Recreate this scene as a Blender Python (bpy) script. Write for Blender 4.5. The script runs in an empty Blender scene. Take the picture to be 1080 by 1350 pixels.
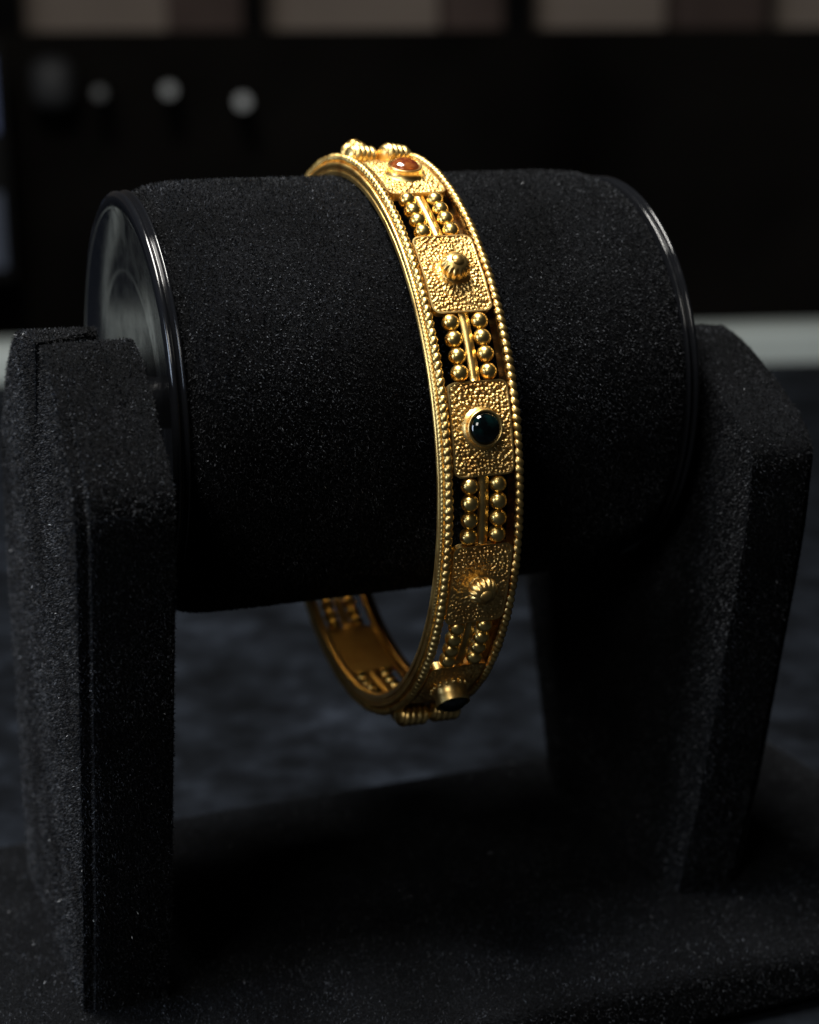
import bpy, math, random
import numpy as np
from mathutils import Matrix, Vector

# ------------------------------------------------------------------ camera
SC = bpy.context.scene
COL = SC.collection
MM = 0.001                      # everything below is written in millimetres
YAW, PITCH, ROLL = 0.371, 0.247, -0.009
CAM = np.array([-70.644, -192.208, 35.436])
fw = np.array([math.sin(YAW)*math.cos(PITCH), math.cos(YAW)*math.cos(PITCH), -math.sin(PITCH)])
rt = np.array([math.cos(YAW), -math.sin(YAW), 0.0])
up = np.cross(rt, fw)
rt2 = rt*math.cos(ROLL)+up*math.sin(ROLL)
up2 = -rt*math.sin(ROLL)+up*math.cos(ROLL)
cam_data = bpy.data.cameras.new("camera")
cam = bpy.data.objects.new("camera", cam_data)
COL.objects.link(cam)
cam.matrix_world = Matrix(((rt2[0], up2[0], -fw[0], CAM[0]*MM), (rt2[1], up2[1], -fw[1], CAM[1]*MM),
                           (rt2[2], up2[2], -fw[2], CAM[2]*MM), (0, 0, 0, 1)))
cam_data.sensor_fit = 'HORIZONTAL'
cam_data.sensor_width = 36.0
cam_data.lens = 2229.7/1080*36.0
cam_data.clip_start = 0.01
cam_data.clip_end = 20.0
cam_data.dof.use_dof = True
cam_data.dof.focus_distance = 0.181
cam_data.dof.aperture_fstop = 25.0
SC.camera = cam

# ------------------------------------------------------------------ world and lamps
world = bpy.data.worlds.new("World")
SC.world = world
world.use_nodes = True
bgn = world.node_tree.nodes["Background"]
bgn.inputs[0].default_value = (0.80, 0.88, 1.0, 1)
bgn.inputs[1].default_value = 0.009
SC.view_settings.view_transform = 'Standard'
SC.view_settings.look = 'None'
SC.view_settings.exposure = 0.0
SC.view_settings.gamma = 1.0


def area(name, loc, target, sx, sy, power, color, spread=180):
    d = bpy.data.lights.new(name, 'AREA')
    d.shape = 'RECTANGLE'; d.size = sx*MM; d.size_y = sy*MM
    d.energy = power; d.color = color; d.spread = math.radians(spread)
    o = bpy.data.objects.new(name, d); COL.objects.link(o)
    o.location = Vector(loc)*MM
    o.rotation_euler = (Vector(target)-Vector(loc)).to_track_quat('-Z', 'Y').to_euler()
    return o


area("case_lamp", (-105, -6, 440), (0, 0, 0), 230, 140, 4.6, (1.0, 0.97, 0.91))
area("left_side_lamp", (-340, -35, 40), (0, 0, -10), 100, 180, 0.66, (0.66, 0.79, 1.0))
area("front_ceiling_light", (-430, -470, 420), (0, 0, 0), 185, 185, 1.15, (1.0, 0.96, 0.88))

# ------------------------------------------------------------------ materials


def new_mat(name):
    m = bpy.data.materials.new(name); m.use_nodes = True
    nt = m.node_tree
    return m, nt, nt.nodes["Principled BSDF"]


def setp(b, **k):
    for n, v in k.items():
        b.inputs[n.replace('_', ' ')].default_value = v


def noise_to(nt, scale, detail=3.0, rough=0.6, coord='Object'):
    tc = nt.nodes.new('ShaderNodeTexCoord'); n = nt.nodes.new('ShaderNodeTexNoise')
    n.inputs['Scale'].default_value = scale; n.inputs['Detail'].default_value = detail
    n.inputs['Roughness'].default_value = rough
    nt.links.new(tc.outputs[coord], n.inputs['Vector'])
    return n


def ramp(nt, src, stops):
    r = nt.nodes.new('ShaderNodeValToRGB')
    e = r.color_ramp.elements
    e[0].position, e[0].color = stops[0][0], (*stops[0][1], 1)
    e[1].position, e[1].color = stops[-1][0], (*stops[-1][1], 1)
    for p, c in stops[1:-1]:
        x = e.new(p); x.color = (*c, 1)
    nt.links.new(src, r.inputs[0])
    return r


def bump(nt, b, src, dist_mm, strength=1.0):
    bp = nt.nodes.new('ShaderNodeBump')
    bp.inputs['Strength'].default_value = strength
    bp.inputs['Distance'].default_value = dist_mm*MM
    nt.links.new(src, bp.inputs['Height'])
    nt.links.new(bp.outputs[0], b.inputs['Normal'])
    return bp


def gold(name, col, rough, bscale=900, bdist=0.03, col2=None):
    m, nt, b = new_mat(name)
    setp(b, Metallic=1.0, Roughness=rough)
    n = noise_to(nt, bscale, 4.0, 0.65)
    c2 = col2 or tuple(c*0.72 for c in col)
    r = ramp(nt, n.outputs[0], [(0.30, c2), (0.62, col)])
    nt.links.new(r.outputs[0], b.inputs['Base Color'])
    mr = nt.nodes.new('ShaderNodeMapRange')
    mr.inputs['To Min'].default_value = rough*0.7; mr.inputs['To Max'].default_value = rough*1.5
    nt.links.new(n.outputs[0], mr.inputs['Value']); nt.links.new(mr.outputs[0], b.inputs['Roughness'])
    bump(nt, b, n.outputs[0], bdist, 0.6)
    return m


M_GOLD = gold("yellow_gold_polished", (0.93, 0.68, 0.24), 0.26, 700, 0.012, (0.90, 0.62, 0.22))
M_PLATE = gold("yellow_gold_granulated", (0.90, 0.66, 0.26), 0.37, 260, 0.012, (0.76, 0.43, 0.13))
M_RAIL = gold("yellow_gold_wire", (0.92, 0.66, 0.24), 0.33, 500, 0.012, (0.78, 0.46, 0.14))
M_WEB = gold("yellow_gold_painted_shade", (0.26, 0.16, 0.06), 0.22, 500, 0.01, (0.16, 0.08, 0.03))  # right rail gold, colour darkened to paint in the shade of the gap
M_BACK = gold("yellow_gold_matte_back", (0.90, 0.66, 0.27), 0.55, 500, 0.02, (0.78, 0.48, 0.17))
M_SATIN = gold("yellow_gold_satin", (0.94, 0.69, 0.27), 0.33, 500, 0.02, (0.84, 0.53, 0.18))


def velvet(name, base, sheen, scale=2600, bd=0.35, bs=1.0, tint=(0.75, 0.85, 1.0), lo=0.12, hi=3.8):
    m, nt, b = new_mat(name)
    n = noise_to(nt, scale, 4.0, 0.75)
    n2 = noise_to(nt, 90, 3.0, 0.5)
    r = ramp(nt, n.outputs[0], [(0.36, tuple(c*lo for c in base)), (0.56, base), (0.74, tuple(min(1, c*hi) for c in base))])
    mx = nt.nodes.new('ShaderNodeMix'); mx.data_type = 'RGBA'; mx.blend_type = 'MULTIPLY'
    mx.inputs['Factor'].default_value = 1.0
    r2 = ramp(nt, n2.outputs[0], [(0.32, (0.45, 0.45, 0.46)), (0.68, (1.45, 1.45, 1.5))])
    nt.links.new(r.outputs[0], mx.inputs['A']); nt.links.new(r2.outputs[0], mx.inputs['B'])
    nt.links.new(mx.outputs['Result'], b.inputs['Base Color'])
    setp(b, Roughness=0.85)
    b.inputs['Specular IOR Level'].default_value = 0.05
    b.inputs['Sheen Weight'].default_value = sheen
    b.inputs['Sheen Roughness'].default_value = 0.55
    b.inputs['Sheen Tint'].default_value = (*tint, 1)
    bump(nt, b, n.outputs[0], bd, bs)
    return m


M_VELVET = velvet("black_velvet", (0.0046, 0.0050, 0.0058), 0.008)
M_FIBRE, _nt, _b = new_mat("black_velvet_fibre")
setp(_b, Roughness=0.8); _b.inputs['Base Color'].default_value = (0.0165, 0.0180, 0.0205, 1)
_b.inputs['Specular IOR Level'].default_value = 0.2
_g = _nt.nodes.new('ShaderNodeNewGeometry')
_r = ramp(_nt, _g.outputs['Random Per Island'], [(0.0, (0.0015, 0.0017, 0.002)), (0.55, (0.0085, 0.0094, 0.0108)), (0.86, (0.034, 0.037, 0.042)), (1.0, (0.085, 0.091, 0.10))])
_n2 = noise_to(_nt, 75, 4, 0.6)
_r2 = ramp(_nt, _n2.outputs[0], [(0.36, (0.40, 0.40, 0.42)), (0.64, (1.6, 1.6, 1.65))])
_mx = _nt.nodes.new('ShaderNodeMix'); _mx.data_type = 'RGBA'; _mx.blend_type = 'MULTIPLY'; _mx.inputs['Factor'].default_value = 1.0
_nt.links.new(_r.outputs[0], _mx.inputs['A']); _nt.links.new(_r2.outputs[0], _mx.inputs['B'])
_nt.links.new(_mx.outputs['Result'], _b.inputs['Base Color'])
M_LINT, _nt, _b = new_mat("pale_lint")
setp(_b, Roughness=0.5); _b.inputs['Base Color'].default_value = (0.45, 0.47, 0.50, 1)

M_PLASTIC, _nt, _b = new_mat("glossy_black_plastic")
_b.inputs['Base Color'].default_value = (0.006, 0.0065, 0.008, 1); setp(_b, Roughness=0.16)
_n = noise_to(_nt, 260, 5, 0.7)
_r = ramp(_nt, _n.outputs[0], [(0.35, (0.07,)*3), (0.75, (0.25,)*3)])
_nt.links.new(_r.outputs[0], _b.inputs['Roughness'])

M_CLOTH = velvet("dark_table_cloth", (0.0074, 0.0092, 0.0122), 0.006, 60, 1.2, 0.5, lo=0.30, hi=2.6)


def plain(name, col, rough=0.7, var=0.25, scale=12, spec=0.3):
    m, nt, b = new_mat(name)
    n = noise_to(nt, scale, 3, 0.6)
    r = ramp(nt, n.outputs[0], [(0.3, tuple(c*(1-var) for c in col)), (0.7, tuple(min(1, c*(1+var)) for c in col))])
    nt.links.new(r.outputs[0], b.inputs['Base Color']); setp(b, Roughness=rough)
    b.inputs['Specular IOR Level'].default_value = spec
    return m


def emit(name, col, s):
    m, nt, b = new_mat(name)
    b.inputs['Base Color'].default_value = (0.02, 0.02, 0.02, 1)
    b.inputs['Emission Color'].default_value = (*col, 1); b.inputs['Emission Strength'].default_value = s
    return m


M_GEM_DARK, _nt, _b = new_mat("dark_green_cabochon")
_n = noise_to(_nt, 700, 3, 0.6)
_r = ramp(_nt, _n.outputs[0], [(0.45, (0.0006, 0.0012, 0.0016)), (0.78, (0.002, 0.014, 0.014))])
_nt.links.new(_r.outputs[0], _b.inputs['Base Color']); setp(_b, Roughness=0.06)
_b.inputs['Specular IOR Level'].default_value = 0.8
M_GEM_ORANGE, _nt, _b = new_mat("orange_red_cabochon")
_n = noise_to(_nt, 900, 3, 0.6)
_r = ramp(_nt, _n.outputs[0], [(0.35, (0.16, 0.025, 0.008)), (0.7, (0.50, 0.15, 0.03))])
_nt.links.new(_r.outputs[0], _b.inputs['Base Color']); setp(_b, Roughness=0.10)
_b.inputs['Transmission Weight'].default_value = 0.35

# ------------------------------------------------------------------ mesh helpers


def mk_mesh(name, V, F, mat, smooth=True):
    V = np.asarray(V, dtype=float)*MM
    me = bpy.data.meshes.new(name)
    if isinstance(F, np.ndarray) and F.dtype != object:
        k = F.shape[1]
        me.vertices.add(len(V)); me.vertices.foreach_set('co', V.ravel())
        me.loops.add(F.size); me.loops.foreach_set('vertex_index', F.ravel().astype(np.int32))
        me.polygons.add(len(F))
        me.polygons.foreach_set('loop_start', (np.arange(len(F))*k).astype(np.int32))
        me.polygons.foreach_set('loop_total', np.full(len(F), k, dtype=np.int32))
        me.update(calc_edges=True); me.validate()
    else:
        me.from_pydata(V.tolist(), [], [list(f) for f in F]); me.update()
    if smooth:
        me.polygons.foreach_set('use_smooth', [True]*len(me.polygons))
    me.materials.append(mat)
    return me


def mk(name, me, parent=None, loc=None, mat4=None, kind=None, label=None):
    o = bpy.data.objects.new(name, me); COL.objects.link(o)
    if parent is not None:
        o.parent = parent
    if mat4 is not None:
        o.matrix_local = mat4
    if loc is not None:
        o.location = Vector(loc)*MM
    if kind: o['kind'] = kind
    if label: o['label'] = label
    return o


def empty(name, label, cat, loc=(0, 0, 0), group=None):
    o = bpy.data.objects.new(name, None); COL.objects.link(o)
    o.empty_display_size = 0.01
    o.location = Vector(loc)*MM
    o['label'] = label; o['category'] = cat
    if group: o['group'] = group
    return o


def grid(P, cu=False, cv=False):
    """P: (nu, nv, 3) -> verts, quad faces"""
    nu, nv = P.shape[:2]
    I = np.arange(nu*nv).reshape(nu, nv)
    a = I if cu else I[:-1]
    b = np.roll(I, -1, 0) if cu else I[1:]
    if cv:
        q = np.stack([a, b, np.roll(b, -1, 1), np.roll(a, -1, 1)], -1)
    else:
        q = np.stack([a[:, :-1], b[:, :-1], b[:, 1:], a[:, 1:]], -1)
    return P.reshape(-1, 3), q.reshape(-1, 4)


def join(parts):
    V, F, o = [], [], 0
    for v, f in parts:
        V.append(v); F.append(f+o); o += len(v)
    return np.concatenate(V), np.concatenate(F)


def lathe_y(prof, n=32, flute=None):
    """prof: list of (radius, height); axis is local -Y (outwards of the bangle). Closed with tiny end radii."""
    prof = np.array(prof, float)
    t = np.linspace(0, 2*math.pi, n, endpoint=False)
    R = np.repeat(prof[:, :1], n, 1)
    if flute is not None:
        R = R*flute(t[None, :], prof[:, 1][:, None])
    P = np.stack([R*np.cos(t), -np.repeat(prof[:, 1:2], n, 1), R*np.sin(t)], -1)
    return grid(P, False, True)


def ring_tube(R, x0, rfun, nseg, nphi, squash=1.0):
    """tube swept round the X axis; rfun(theta, phi) -> local radius"""
    t = np.linspace(0, 2*math.pi, nseg, endpoint=False)[:, None]
    p = np.linspace(0, 2*math.pi, nphi, endpoint=False)[None, :]
    r = rfun(t, p)
    x = x0 + r*np.cos(p)*squash
    rr = R + r*np.sin(p)
    P = np.stack([x, -rr*np.cos(t), rr*np.sin(t)], -1)
    return grid(P, True, True)


def ring_section(poly, nseg=360):
    """closed cross-section polygon [(x, r)] swept round the X axis"""
    poly = np.array(poly, float)
    t = np.linspace(0, 2*math.pi, nseg, endpoint=False)
    P = np.stack([np.repeat(poly[None, :, 0], nseg, 0), -poly[None, :, 1]*np.cos(t)[:, None], poly[None, :, 1]*np.sin(t)[:, None]], -1)
    return grid(P, True, True)


def box_mesh(name, x0, x1, y0, y1, z0, z1, mat, bev=0.0, seg=3):
    import bmesh
    bm = bmesh.new()
    bmesh.ops.create_cube(bm, size=1.0)
    for v in bm.verts:
        v.co = Vector(((x0+x1)/2+v.co.x*(x1-x0), (y0+y1)/2+v.co.y*(y1-y0), (z0+z1)/2+v.co.z*(z1-z0)))*MM
    if bev > 0:
        bmesh.ops.bevel(bm, geom=list(bm.edges), offset=bev*MM, segments=seg, affect='EDGES', profile=0.5)
    me = bpy.data.meshes.new(name); bm.to_mesh(me); bm.free()
    if bev > 0:
        me.polygons.foreach_set('use_smooth', [True]*len(me.polygons))
    me.materials.append(mat)
    return me


rng = np.random.default_rng(7)

# ------------------------------------------------------------------ setting (behind the stand, turned with the counter)
TABLE_Z = -74.0
BA = -(YAW)+math.radians(6)
HX, HY = math.sin(-BA), math.cos(-BA)         # away from the viewer
LX, LY = math.cos(-BA), -math.sin(-BA)        # along the counter


def back_obj(name, l0, l1, d0, d1, z0, z1, mat, bev=0.0, parent=None):
    me = box_mesh(name, l0, l1, d0, d1, z0, z1, mat, bev)
    o = bpy.data.objects.new(name, me); COL.objects.link(o)
    if parent is None:
        o.rotation_euler = (0, 0, BA)
        o.location = Vector((CAM[0], CAM[1], 0))*MM
    else:
        o.parent = parent
    return o


def back_empty(name, label, cat, group=None):
    o = empty(name, label, cat, (CAM[0], CAM[1], 0), group)
    o.rotation_euler = (0, 0, BA)
    return o


M_TRIM = plain("pale_counter_edge", (0.34, 0.38, 0.37), 0.5, 0.12, 9)
M_DARKWOOD = plain("dark_cabinet_board", (0.0045, 0.0040, 0.0036), 0.9, 0.95, 3.5, 0.02)
M_BEIGE = plain("beige_wall_paint", (0.46, 0.38, 0.325), 0.8, 0.12, 5)
M_BROWN = plain("brown_display_case", (0.12, 0.085, 0.075), 0.8, 0.25, 8)
M_POST = plain("black_shelf_post", (0.005, 0.005, 0.005), 0.8, 0.3, 8, 0.1)

tab = back_obj("table", -900, 900, -60, 655, TABLE_Z-30, TABLE_Z, M_CLOTH); tab['kind'] = 'structure'
rail = back_obj("counter_edge", -900, 900, 657, 690, TABLE_Z-40, -61, M_TRIM, 4)
rail['label'] = 'blurred pale grey counter edge running behind the black table cloth'; rail['category'] = 'counter edge'
cab = back_obj("cabinet", -1200, 1200, 930, 1000, -300, 64.5, M_DARKWOOD, 3)
cab['label'] = 'long blurred black cabinet standing in front of the beige wall'; cab['category'] = 'cabinet'
wall = back_obj("back_wall", -1600, 1600, 1500, 1520, -300, 700, M_BEIGE); wall['kind'] = 'structure'
flo = back_obj("floor", -2500, 2500, -900, 2500, -720, -700, M_DARKWOOD); flo['kind'] = 'structure'


def lat(px, d):                # where a column of the far background stands on the counter axis
    a = YAW+math.atan((px+13-540)/2229.7)
    x, y = math.sin(a), math.cos(a)
    k = d/(x*HX+y*HY)
    return k*(x*LX+y*LY)


for (a, b, m, nm, lb, ct) in ((225, 322, M_BROWN, 'display_case', 'blurred brown case on the shelf left of the bangle, above the three lights', 'display case'),
                              (576, 652, M_BROWN, 'display_case', 'blurred brown case on the shelf just right of the bangle top', 'display case'),
                              (870, 985, M_BROWN, 'display_case', 'wide blurred brown case on the shelf at the right', 'display case'),
                              (322, 346, M_POST, 'shelf_post', 'blurred black post between the left brown case and beige wall', 'post'),
                              (652, 684, M_POST, 'shelf_post', 'blurred black post right of the middle brown case', 'post'),
                              (-30, 36, M_POST, 'shelf_post', 'blurred black post at the left edge of the picture', 'post')):
    o = back_obj(nm, lat(a, 1400), lat(b, 1400), 1400, 1440, -300, 330, m, 2)
    o['label'] = lb; o['category'] = ct
    o['group'] = 'cases on the far shelf' if m is M_BROWN else 'posts of the far shelf'


def disc_y(r, d, n=28):
    return lathe_y([(0.01, 0), (r*0.6, -0.1*r), (r, 0.15*r), (r*1.02, 0.8*r), (r*0.9, 1.0*r), (0.01, 1.1*r)], n)


for (px, py, s, r, lb) in ((135, 119, 0.04, 3.6, 'dimmest and leftmost of the three blurred round lights'),
                           (224, 116, 0.12, 4.0, 'middle one of the three blurred round lights'),
                           (318, 132, 0.15, 4.2, 'brightest and rightmost of the three blurred round lights')):
    D = 890
    l = lat(px, D)
    z = CAM[2]+(math.tan(math.atan((675-py)/2229.7)-PITCH))*D*1.0
    r *= 0.9
    e = back_empty('spot_lamp', lb, 'lamp', 'small round lights on the black cabinet')
    e.location = Vector((CAM[0]+HX*D+LX*l, CAM[1]+HY*D+LY*l, z))*MM
    v, f = lathe_y([(0.01, r*0.9), (r*0.6, r*0.8), (r*0.95, r*0.45), (r, 0.0), (0.01, -0.2)], 28)
    mk('bulb', mk_mesh('bulb', v, f, emit('lamp_glow', (0.92, 0.95, 0.93), s)), e)
    v, f = lathe_y([(0.01, -0.3), (r*1.1, -0.3), (r*1.15, -8), (r*1.15, -(930-D)), (0.01, -(930-D))], 28)
    mk('housing', mk_mesh('housing', v, f, M_POST), e)

# blue-lit screen half out of the frame at the left, and the pale case beside it
D = 880
scr = back_empty('display_screen', 'blurred blue glowing screen at the left edge above the stand', 'screen')
zt = CAM[2]-(60-112)/2229.7*D; zb_ = CAM[2]-(345-112)/2229.7*D
o = back_obj('screen_frame', lat(-150, D)-4, lat(9, D)+1, D+1, D+9, zb_-3, zt+3, M_POST, 1, scr)
for (y0, y1, c, s) in ((72, 165, (0.20, 0.32, 0.75), 0.10), (240, 335, (0.16, 0.24, 0.42), 0.065)):
    back_obj('lit_panel', lat(-150, D), lat(1, D), D-1, D+1, CAM[2]-(y1-112)/2229.7*D, CAM[2]-(y0-112)/2229.7*D, emit('screen_glow', c, s), 0, scr)
M_GREYCASE = plain("grey_case", (0.018, 0.0185, 0.020), 0.6, 0.3, 20)
o = back_obj('storage_case', lat(44, 900), lat(104, 900), 900, 925, CAM[2]-(140-112)/2229.7*900, CAM[2]+(112-72)/2229.7*900, M_GREYCASE, 9)
o['label'] = 'blurred dim grey case between the blue screen and the round lights'; o['category'] = 'case'
M_LEG2 = plain("dark_table_leg", (0.02, 0.02, 0.02), 0.7, 0.2, 10)

# ------------------------------------------------------------------ velvet pile


def pile(name, me, parent, per_mm2, length, width, mat, seed, lean=(0, 0, -0.35), zmin=None, kind='stuff', label=None, pred=None, mode='flock'):
    r = np.random.default_rng(seed)
    me.calc_loop_triangles()
    n = len(me.loop_triangles)
    T = np.empty(n*3, dtype=np.int32); me.loop_triangles.foreach_get('vertices', T); T = T.reshape(-1, 3)
    V = np.empty(len(me.vertices)*3); me.vertices.foreach_get('co', V); V = V.reshape(-1, 3)/MM
    A, B, Cc = V[T[:, 0]], V[T[:, 1]], V[T[:, 2]]
    N = np.cross(B-A, Cc-A); ar = np.linalg.norm(N, axis=1)/2
    N = N/np.maximum(2*ar[:, None], 1e-12)
    w = ar.copy()
    if pred is not None:
        w = w*pred((A+B+Cc)/3, N)
    cnt = int(w.sum()*per_mm2)
    k = r.choice(n, cnt, p=w/w.sum())
    u, v = r.random(cnt), r.random(cnt)
    fl = u+v > 1; u[fl] = 1-u[fl]; v[fl] = 1-v[fl]
    P = A[k]+(B[k]-A[k])*u[:, None]+(Cc[k]-A[k])*v[:, None]
    Nk = N[k]
    d = Nk*(0.75 if mode == 'flock' else 0.25)+r.normal(0, 0.45 if mode == 'flock' else 0.8, (cnt, 3))+np.array(lean)
    d /= np.linalg.norm(d, axis=1)[:, None]
    L = length*(0.5+r.random(cnt))[:, None]
    s = np.cross(d, r.normal(0, 1, (cnt, 3))); s /= np.linalg.norm(s, axis=1)[:, None]
    s *= width*0.5
    P0 = P-Nk*0.05
    mid = P0+d*L*0.55+r.normal(0, 0.12*length, (cnt, 3)); tip = mid+d*L*0.45
    VV = np.stack([P0-s, P0+s, mid+s, mid-s, tip], 1).reshape(-1, 3)
    base = (np.arange(cnt)*5)[:, None]
    F = np.concatenate([base+np.array([[0, 1, 2]]), base+np.array([[0, 2, 3]]), base+np.array([[3, 2, 4]])])
    o = mk(name, mk_mesh(name, VV, F, mat, False), parent, kind=kind)
    if label: o['label'] = label
    return o


def facing(P, N):                 # only the sides that can be seen from near the photograph's place
    d = CAM[None]-P; d = d/np.linalg.norm(d, axis=1)[:, None]
    return ((d*N).sum(1) > -0.25).astype(float)


# ------------------------------------------------------------------ display roll
roll = empty('display_roll', 'black velvet roll with glossy plastic end caps carrying the gold bangle', 'display roll')
RP = 25.18
XL, XR = -29.2, 29.4
xs = np.concatenate([[XL], XL+np.array([.25, .7, 1.3, 2.2, 3.4, 5, 8, 12]), np.linspace(-12, 12, 13), XR-np.array([12, 8, 5, 3.4, 2.2, 1.3, .7, .25]), [XR]])
nt_ = 160
tt = np.linspace(0, 2*math.pi, nt_, endpoint=False)
prof = []
for x in xs:
    dl, dr = x-XL, XR-x
    drop = 1.9*math.exp(-dl/1.7)+1.9*math.exp(-dr/1.7)
    prof.append(RP-drop)
prof = np.array(prof)
wob = 0.10*np.sin(3*tt+1)+0.07*np.sin(7*tt)
P = np.stack([np.repeat(xs[:, None], nt_, 1), -(prof[:, None]+wob)*np.cos(tt), (prof[:, None]+wob)*np.sin(tt)], -1)
endl = np.stack([np.full((1, nt_), XL), -np.full((1, nt_), 1.0)*np.cos(tt), np.full((1, nt_), 1.0)*np.sin(tt)], -1)
endr = endl.copy(); endr[..., 0] = XR
P = np.concatenate([endl, P, endr], 0)
v, f = grid(P, False, True)
me_pad = mk_mesh('pad', v, f, M_VELVET)
pad = mk('pad', me_pad, roll)

RC = 24.3
for sgn, xo, nm in ((-1, -31.2, 'left'), (1, 31.2, 'right')):
    # profile of the cap, radius against distance inwards from its outer face
    pr = [(0.01, 0.8), (14.5, 0.8), (15.2, 0.76), (15.8, 0.7), (21.4, 0.55), (22.3, 0.15), (23.2, 0.0), (23.95, 0.15), (24.25, 0.45), (24.1, 0.75), (23.4, 0.9), (23.4, 1.15),
          (24.15, 1.3), (24.3, 1.5), (24.1, 1.7), (23.5, 1.8), (22.0, 1.85), (0.01, 1.85)]
    n = 160; t = np.linspace(0, 2*math.pi, n, endpoint=False)
    pr = np.array(pr)
    P = np.stack([np.repeat((xo-sgn*pr[:, 1])[:, None], n, 1), -pr[:, :1]*np.cos(t), pr[:, :1]*np.sin(t)], -1)
    v, f = grid(P, False, True)
    if sgn > 0: f = f[:, ::-1]
    me = mk_mesh('end_cap', v, f, M_PLASTIC)
    cap = mk('end_cap', me, roll)
    # axle stub
    pr = np.array([(0.01, 5.0), (2.6, 5.0), (3.0, 4.6), (3.0, -1.0), (0.01, -1.0)])
    n = 32; t = np.linspace(0, 2*math.pi, n, endpoint=False)
    P = np.stack([np.repeat((xo+sgn*pr[:, 1])[:, None], n, 1), -pr[:, :1]*np.cos(t)-1.5, pr[:, :1]*np.sin(t)], -1)
    v, f = grid(P, False, True)
    mk('axle', mk_mesh('axle', v, f if sgn < 0 else f[:, ::-1], M_PLASTIC), roll)

pile('velvet_pile', me_pad, roll, 36, 0.30, 0.07, M_FIBRE, 1, pred=facing)
pile('lint_specks', me_pad, roll, 0.035, 0.30, 0.07, M_LINT, 2, pred=facing, mode='lint', label='pale lint specks caught in the velvet')

# ------------------------------------------------------------------ stand
stand = empty('jewellery_stand', 'black velvet stand with two tapering legs on a flat base', 'display stand', (0, 0, -66))
BZ = -66.0
PROF_FRONT = [(-7.0, 9.6), (-14, 8.9), (-19.5, 7.6), (-24, 5.0), (-28, 1.8), (-31.5, -1.2), (-33.0, -3.8), (-32.7, -7.0), (-31.0, -16.0), (-26.5, -36.0), (-23.5, -50.0), (-18.8, BZ)]


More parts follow.
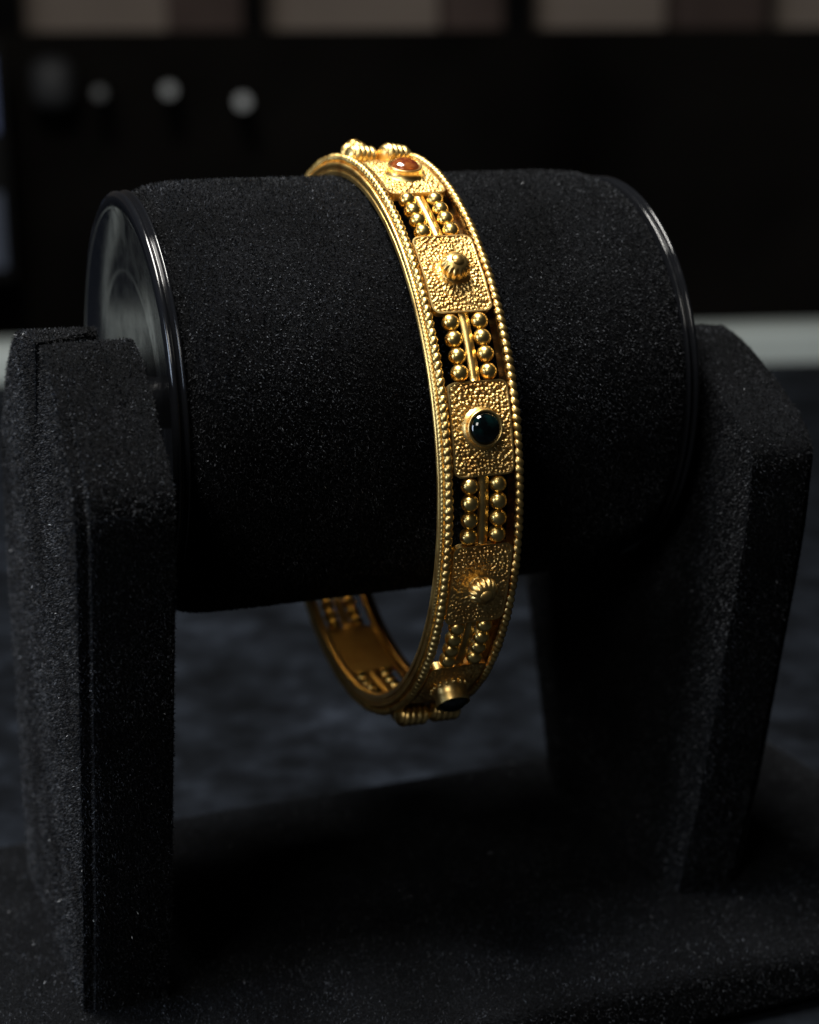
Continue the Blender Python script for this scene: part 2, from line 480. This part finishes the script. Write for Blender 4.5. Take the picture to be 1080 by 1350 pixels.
def leg(side):
    import bmesh
    if side < 0:
        x_in, x_out, x_pan = -33.5, -41.9, -43.1
        front = [(-16.6, 9.9), (-20.0, 8.9), (-24.5, 5.6)]+PROF_FRONT[4:]
        rear = [(20.0, BZ), (20.5, -45), (20.5, -25), (18.5, -8), (15, -2.5), (10.5, 2.6), (5.0, 6.6), (0.0, 9.0), (-6.0, 9.9), (-13.2, 9.6)]
    else:
        x_in, x_out, x_pan = 33.5, 41.0, 42.6
        front = [(-9.9, 6.1), (-14, 5.2), (-18, 3.6), (-23, 1.2), (-28, -1.6), (-31.0, -4.0), (-32.0, -6.0), (-31.6, -9.0)]+PROF_FRONT[8:]
        rear = [(18.5, BZ), (23.0, -51), (28.0, -35), (29, -20), (28, -8), (20, -2.0), (12, 2.6), (8.0, 1.6), (0.0, 4.4), (-6.5, 5.6)]
    for _ in range(2):                 # soften the padded shoulder
        q = [front[0]]
        for (ya, za), (yb, zb) in zip(front[:-1], front[1:]):
            q += [(ya*.75+yb*.25, za*.75+zb*.25), (ya*.25+yb*.75, za*.25+zb*.75)]
        front = q+[front[-1]]
    zt = rear[-1][1]
    yr, yf = rear[-1][0], front[0][0]
    slot_out = [(yr+1.2, zt-5), (yr+2.4, 0.3), (yr+1.8, -0.4), (yf+4.9, 0.0), (yf+2.6, zt-5)]
    rear_in = rear[:-3]+[(6.0, rear[-3][1]-1.4), (4.2, zt-1.1), (2.6, zt-1.2)]
    slot_in = [(2.4, zt-5), (2.0, -1.0), (0.0, -3.2), (-4.5, -3.2), (-7.0, zt-6)]
    front_in = [((-11.0, zt-0.9) if side < 0 else (-9.0, zt+0.3))]+front[1:]

    def extr(pts, xa, xb, bev, name, mat, pts_b=None):
        bm = bmesh.new()
        a = [bm.verts.new(Vector((xa, y, z-BZ))*MM) for y, z in pts]
        b = [bm.verts.new(Vector((xb, y, z-BZ))*MM) for y, z in (pts_b or pts)]
        n = len(pts)
        bm.faces.new(a); bm.faces.new(b[::-1])
        for i in range(n):
            bm.faces.new((a[i], b[i], b[(i+1) % n], a[(i+1) % n]))
        bmesh.ops.recalc_face_normals(bm, faces=bm.faces)
        if bev > 0:
            ed = [e for e in bm.edges if abs(e.verts[0].co.x-e.verts[1].co.x) < 1e-7 and e.calc_length() > 0.0011]
            bmesh.ops.bevel(bm, geom=ed, offset=bev*MM, segments=3, affect='EDGES', profile=0.5, clamp_overlap=True)
        me = bpy.data.meshes.new(name); bm.to_mesh(me); bm.free()
        me.polygons.foreach_set('use_smooth', [True]*len(me.polygons))
        me.materials.append(mat)
        me.set_sharp_from_angle(angle=math.radians(50))
        return me
    sh = np.array([0, 0, BZ])
    dens = 38 if side < 0 else 30

    def fac(P, N): return facing(P+sh, N)
    me = extr(rear_in+slot_in+front_in, x_in, x_out, 0.9, 'leg', M_VELVET, rear+slot_out+front)
    lg = mk('leg', me, stand)
    fr = [(y*0.955 if z < -1.0 else y*(1-0.045*max(0, min(1, (8-z)/9))), z-0.1) for i, (y, z) in enumerate(front)]
    po = rear+slot_out+fr
    po[-1] = (po[-1][0], BZ)
    me2 = extr(po, x_out+side*0.12, x_pan, 0.35, 'outer_panel', M_VELVET)
    p2 = mk('outer_panel', me2, lg)
    for i, m_ in enumerate((me, me2)):
        pile('velvet_pile', m_, lg, dens, 0.30, 0.068, M_FIBRE, 11+side+5*i, pred=fac)
    pile('lint_specks', me, lg, 0.05, 0.30, 0.07, M_LINT, 31+side, pred=fac, mode='lint', label='pale lint specks caught in the velvet')
    pile('lint_specks', me2, lg, 0.06, 0.35, 0.07, M_LINT, 41+side, pred=fac, mode='lint', label='pale lint specks caught in the velvet')


leg(-1); leg(1)
me_base = box_mesh('base', -66, 74, -37.5, 30.0, -7.5, 0.0, M_VELVET, 1.6, 4)
bs = mk('base', me_base, stand)


def fac2(P, N): return facing(P+np.array([0, 0, BZ]), N)*(P[:, 2] > -5)


import bmesh as _bm
_b2 = _bm.new(); _b2.from_mesh(me_base)
_bm.ops.subdivide_edges(_b2, edges=[e for e in _b2.edges if e.calc_length() > 0.02], cuts=12, use_grid_fill=True)
_b2.to_mesh(me_base); _b2.free()
pile('velvet_pile', me_base, bs, 20, 0.30, 0.068, M_FIBRE, 51, pred=fac2)
pile('lint_specks', me_base, bs, 0.03, 0.35, 0.07, M_LINT, 52, pred=fac2, mode='lint', label='pale lint specks caught in the velvet')

# ------------------------------------------------------------------ bangle
bangle = empty('bangle', 'gold bangle with granulated plates, beads and round stones around black velvet roll', 'bangle')
ra, rb = -0.021, 0.008
nx = Vector((math.cos(ra)*math.cos(rb), math.sin(ra)*math.cos(rb), math.sin(rb)))
fr_ = Vector((math.sin(ra), -math.cos(ra), 0))
uz = nx.cross(-fr_).normalized(); yy = uz.cross(nx)
bangle.matrix_world = Matrix(((nx.x, yy.x, uz.x, 0.253*MM), (nx.y, yy.y, uz.y, 0.033*MM), (nx.z, yy.z, uz.z, -6.374*MM), (0, 0, 0, 1)))


def at(theta_deg, R=0.0, x=0.0):
    return Matrix.Rotation(-math.radians(theta_deg), 4, 'X') @ Matrix.Translation(Vector((x, -R, 0))*MM)


PH = 11.86
N_CO = 236
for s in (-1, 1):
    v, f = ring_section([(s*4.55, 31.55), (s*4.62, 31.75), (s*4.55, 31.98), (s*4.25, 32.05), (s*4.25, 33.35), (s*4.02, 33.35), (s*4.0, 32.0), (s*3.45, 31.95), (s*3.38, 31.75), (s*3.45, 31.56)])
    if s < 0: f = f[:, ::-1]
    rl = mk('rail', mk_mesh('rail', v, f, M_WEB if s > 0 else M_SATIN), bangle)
    for m_ in rl.data.polygons: m_.use_smooth = True
    wires = [ring_tube(32.02, s*4.42, lambda t, p: 0.24+0*t*p, 360, 10), ring_tube(32.42, s*4.38, lambda t, p: 0.20+0*t*p, 360, 10)]
    v, f = join(wires)
    mk('smooth_wire', mk_mesh('smooth_wire', v, f, M_RAIL), rl)
    ph = rng.random()*6

    def coarse(t, p, s=s):
        a = t*N_CO/2+0.55*s*np.cos(p)
        jit = 0.05*np.sin(t*37+ph)+0.04*np.sin(t*91)
        return 0.50*(0.56+0.44*np.abs(np.sin(a))**0.55)*(1+jit)
    v, f = ring_tube(33.68, s*4.02, coarse, N_CO*12, 12)
    mk('beaded_wire', mk_mesh('beaded_wire', v, f, M_RAIL), rl)

    def rope(t, p, s=s):
        return 0.30*(0.74+0.26*np.abs(np.cos((p*2-s*t*430)/2))**0.8)
    v, f = ring_tube(32.88, s*4.40, rope, 430*6, 10)
    mk('twisted_wire', mk_mesh('twisted_wire', v, f, M_RAIL), rl)

# ---- granulated plate
HA = math.radians(8.55); HW = 3.42; RPL = 33.82


def plate_mesh(seed, gem, fine=True):
    r = np.random.default_rng(seed)
    nu, nv = (216, 156) if fine else (24, 20)
    u = np.linspace(-1, 1, nu); v = np.linspace(-1, 1, nv)
    LH = HA*RPL                      # half-length along the arc, mm
    rc = 0.95
    U, W = np.meshgrid(u, v, indexing='ij')
    sy = U*LH
    # rounded corners: shrink the width of the rows near both ends
    e = np.clip((np.abs(sy)-(LH-rc))/rc, 0, 1)
    hw = HW-rc*(1-np.sqrt(np.clip(1-e**2, 0, 1)))
    sx = W*hw
    h = np.zeros_like(sx)
    if fine:
        cell = 0.40
        gx, gy = np.meshgrid(np.arange(-HW, HW+cell, cell), np.arange(-LH, LH+cell, cell))
        C = np.stack([gx.ravel(), gy.ravel()], 1)+r.uniform(-0.17, 0.17, (gx.size, 2))
        rad = r.uniform(0.15, 0.245, len(C)); hh = r.uniform(0.6, 1.15, len(C))
        # elongated, radial grains near the middle ornament
        dc = np.linalg.norm(C, axis=1)
        near = np.clip(1-(dc-1.6)/1.5, 0, 1)
        st = 1+near*r.uniform(0.2, 1.4, len(C))
        dirs = C/np.maximum(dc[:, None], 1e-6)
        px, py = sx.ravel(), sy.ravel()
        H = np.zeros(px.size)
        for i in range(len(C)):
            dx, dy = px-C[i, 0], py-C[i, 1]
            m = (np.abs(dx) < 0.6) & (np.abs(dy) < 0.6)
            if not m.any(): continue
            a = dx[m]*dirs[i, 0]+dy[m]*dirs[i, 1]; b = -dx[m]*dirs[i, 1]+dy[m]*dirs[i, 0]
            q = 1-((a/st[i])**2+b**2)/rad[i]**2
            H[m] = np.maximum(H[m], 0.20*hh[i]*np.sqrt(np.clip(q, 0, 1))*(1-0.25*near[i]))
        h = H.reshape(sx.shape)
        edge = np.minimum(hw-np.abs(sx), LH-np.abs(sy))
        cd = np.hypot(np.maximum(np.abs(sx)-(HW-rc), 0), np.maximum(np.abs(sy)-(LH-rc), 0))
        edge = np.where(cd > 0, np.minimum(edge, rc-cd), edge)
        rim = np.clip(edge/0.28, 0, 1)
        h = np.where(edge < 0.22, 0.16, h*rim)
        h += 0.03*np.sin(sx*1.7+seed)*np.sin(sy*1.3)
    rr = RPL-0.12+h
    th = sy/RPL
    top = np.stack([sx, -rr*np.cos(th), rr*np.sin(th)], -1)
    parts = [grid(top)]
    # skirt down to the inner face, walking the border of the grid
    border = np.concatenate([top[:, 0], top[-1, 1:], top[-2::-1, -1], top[0, -2:0:-1]])
    bt = np.arctan2(border[:, 2], -border[:, 1])
    low = np.stack([border[:, 0], -32.95*np.cos(bt), 32.95*np.sin(bt)], 1)
    v2, f2 = grid(np.stack([border, low], 0), False, True)
    parts.append((v2, f2))
    # inner face
    iu = np.linspace(0, nu-1, 14).astype(int)
    inn = top[iu][:, [0, nv//2, nv-1]]
    it = np.arctan2(inn[..., 2], -inn[..., 1])
    inn = np.stack([inn[..., 0], -32.95*np.cos(it), 32.95*np.sin(it)], -1)
    v3, f3 = grid(inn)
    parts.append((v3, f3[:, ::-1]))
    V, F = join(parts)
    me = mk_mesh('plate', V, F[:, ::-1], M_PLATE)
    me.materials.append(M_BACK)
    mi = np.zeros(len(me.polygons), dtype=np.int32); mi[-len(f3):] = 1
    me.polygons.foreach_set('material_index', mi)
    return me


ME_PLATES = [plate_mesh(3, True), plate_mesh(5, False), plate_mesh(9, True), plate_mesh(12, False), plate_mesh(15, True)]


def bezel_mesh(tall):
    h = 1.05 if not tall else 2.3
    pr = [(2.35, -0.15), (2.2, 0.05), (1.98, 0.18), (1.92, h*0.6), (1.98, h-0.12), (1.96, h), (1.86, h+0.03), (1.72, h-0.03), (1.66, h-0.25), (1.64, h-0.5)]
    v, f = lathe_y(pr, 48)
    V, F = [v], [f]; o = len(v)
    if tall:                           # granule collar round the foot
        for k in range(16):
            a = 2*math.pi*k/16
            pv, pf = lathe_y([(0.01, 0.30), (0.2, 0.22), (0.29, 0.0), (0.2, -0.22), (0.01, -0.30)], 8)
            V.append(pv+np.array([2.15*math.cos(a), -0.35, 2.15*math.sin(a)])); F.append(pf+o); o += len(pv)
    return mk_mesh('bezel', np.concatenate(V), np.concatenate(F), M_SATIN), h


def gem_mesh(h, mat):
    a = np.linspace(0, math.pi/2, 14)
    pr = [(1.66*math.cos(t)+0.005, h-0.22+0.95*math.sin(t)) for t in a]
    v, f = lathe_y([(1.66, h-0.9)]+pr, 48)
    return mk_mesh('gemstone', v, f, mat)


def stud_mesh():
    a = np.linspace(-0.9, math.pi/2, 26)
    pr = [(1.68*math.cos(t)**0.9 if t < math.pi/2-1e-6 else 0.01, 1.0+1.2*math.sin(t)) for t in a]
    pr = [(2.0, -0.1), (1.5, 0.02)]+pr

    def fl(t, y):
        k = np.clip((y-0.05)/0.5, 0, 1)*np.clip((1.98-y)/0.3, 0, 1)
        return 1-0.15*k*(1-np.abs(np.cos(t*7+y*0.5)))**0.9
    body = lathe_y(pr, 144, fl)
    tip = lathe_y([(0.80*math.cos(t)+0.003, 1.86+0.60*math.sin(t)) for t in np.linspace(-0.7, math.pi/2, 14)], 28)
    V, F = join([body])
    return mk_mesh('stud', V, F, M_RAIL), mk_mesh('stud_tip', tip[0], tip[1], M_RAIL)


ME_BEZ, HB = bezel_mesh(False)
ME_BEZT, HBT = bezel_mesh(True)
ME_STUD, ME_TIP = stud_mesh()
ME_GEM = {('dark', 0): gem_mesh(HB, M_GEM_DARK), ('orange', 0): gem_mesh(HB, M_GEM_ORANGE), ('dark', 1): gem_mesh(HBT, M_GEM_DARK)}
kinds = {0: 'dark', 1: 'stud', 2: 'orange', 3: 'stud', 4: 'dark', 5: 'stud', 6: 'orange', 7: 'stud', 8: 'dark', 9: 'stud', 10: 'tall', 11: 'stud'}
for k in range(12):
    th = PH+30*k
    kd = kinds[k]
    pl = mk('plate', ME_PLATES[(k if kd != 'stud' else k+0) % 5], bangle, mat4=at(th))
    if kd == 'stud':
        s = mk('stud', ME_STUD, pl, mat4=Matrix.Translation(Vector((0, -(RPL-0.02), 0))*MM))
        mk('stud_tip', ME_TIP, pl, mat4=Matrix.Translation(Vector((0, -(RPL-0.02), 0))*MM))
    else:
        tl = kd == 'tall'
        mt = Matrix.Translation(Vector((0, -(RPL-0.02), 0))*MM)
        mk('bezel', ME_BEZT if tl else ME_BEZ, pl, mat4=mt)
        mk('gemstone', ME_GEM[('orange' if kd == 'orange' else 'dark', 1 if tl else 0)], pl, mat4=mt,
           label='orange red cabochon in a gold bezel' if kd == 'orange' else 'dark green almost black cabochon in a gold bezel')

# ---- bead sections
a = np.linspace(-math.pi/2, math.pi/2, 17)
v, f = lathe_y([(0.97*math.cos(t)+0.003, 0.97*math.sin(t)) for t in a], 28)
ME_BEAD = mk_mesh('bead', v, f, M_GOLD)
STEP = 1.86/33.35*180/math.pi


def arc_box(x0, x1, r0, r1, ha, n=10):
    t = np.linspace(-ha, ha, n)
    poly = np.array([(x0, r0), (x1, r0), (x1, r1), (x0, r1)])
    P = np.stack([np.repeat(poly[None, :, 0], n, 0), -poly[None, :, 1]*np.cos(t)[:, None], poly[None, :, 1]*np.sin(t)[:, None]], -1)
    v, f = grid(P, False, True)
    caps = np.array([[3, 2, 1, 0], [4*(n-1), 4*(n-1)+1, 4*(n-1)+2, 4*(n-1)+3]])
    return v, np.concatenate([f, caps])


v, f = arc_box(-0.52, 0.52, 33.0, 33.5, math.radians(6.9))
ME_BAR = mk_mesh('bar', v, f[:, ::-1], M_SATIN, False)
v, f = join([arc_box(-1.75-0.2+1.0*0, -1.35, 32.9, 33.2, math.radians(6.9)), arc_box(1.35, 1.75, 32.9, 33.2, math.radians(6.9))])
ME_PIN = mk_mesh('bead_pin', v, f[:, ::-1], M_SATIN, False)

# twisted rope piece of the hinge, axis along local X
L_, nL = 4.6, 120
s_ = np.linspace(0, 1, nL)[:, None]; p_ = np.linspace(0, 2*math.pi, 28, endpoint=False)[None, :]
env = np.sqrt(np.clip(1-(1-np.clip(np.minimum(s_, 1-s_)/0.16, 0, 1))**2, 0, 1))
rr_ = (1.22*env)*(0.76+0.24*np.abs(np.cos((p_-s_*5.0*2*math.pi)/2))**0.7)+0.01
P = np.stack([(s_-0.5)*L_+0*p_, -rr_*np.cos(p_), rr_*np.sin(p_)], -1)
v, f = grid(P, False, True)
ME_ROPE = mk_mesh('twisted_rope', v, f[:, ::-1], M_SATIN)
v, f = lathe_y([(0.35*math.cos(t)+0.003, 0.35*math.sin(t)) for t in np.linspace(-math.pi/2, math.pi/2, 9)], 14)
ME_TIPBALL = mk_mesh('end_ball', v, f, M_GOLD)

for k in range(12):
    th = PH+15+30*k
    if k in (2, 9):
        hg = mk('hinge_block', (lambda q: mk_mesh('hinge_block', q[0], q[1][:, ::-1], M_SATIN, False))(arc_box(-3.5, 3.5, 32.9, 33.5, math.radians(6.2))), bangle, mat4=at(th),
                label='hinge block carrying two twisted gold ropes')
        for sx in (-2.05, 2.0):
            m4 = Matrix.Translation(Vector((sx, -33.95, 0))*MM) @ Matrix.Rotation(math.radians(11), 4, 'Z') @ Matrix.Rotation(math.radians(-30), 4, 'Y') if k == 2 else \
                Matrix.Translation(Vector((sx, -34.7, 0))*MM) @ Matrix.Rotation(math.radians(20), 4, 'Y')
            rp = mk('twisted_rope', ME_ROPE, hg, mat4=m4)
        if k == 9:
            mk('end_ball', ME_TIPBALL, hg, loc=(-4.25, -33.6, -0.6))
        continue
    mk('bar', ME_BAR, bangle, mat4=at(th))
    mk('bead_pin', ME_PIN, bangle, mat4=at(th))
    for c, x in enumerate((-1.62, 1.62)):
        for j in range(4):
            jx = random.uniform(-0.05, 0.05); jt = random.uniform(-0.05, 0.05)
            b = mk('bead', ME_BEAD, bangle, mat4=at(th+(j-1.5)*STEP+jt, 33.4+random.uniform(-0.05, 0.05), x+jx) @ Matrix.Rotation(random.uniform(0, 6), 4, 'Y') @ Matrix.Diagonal((random.uniform(0.96, 1.02), random.uniform(0.95, 1.03), random.uniform(0.96, 1.01), 1)))
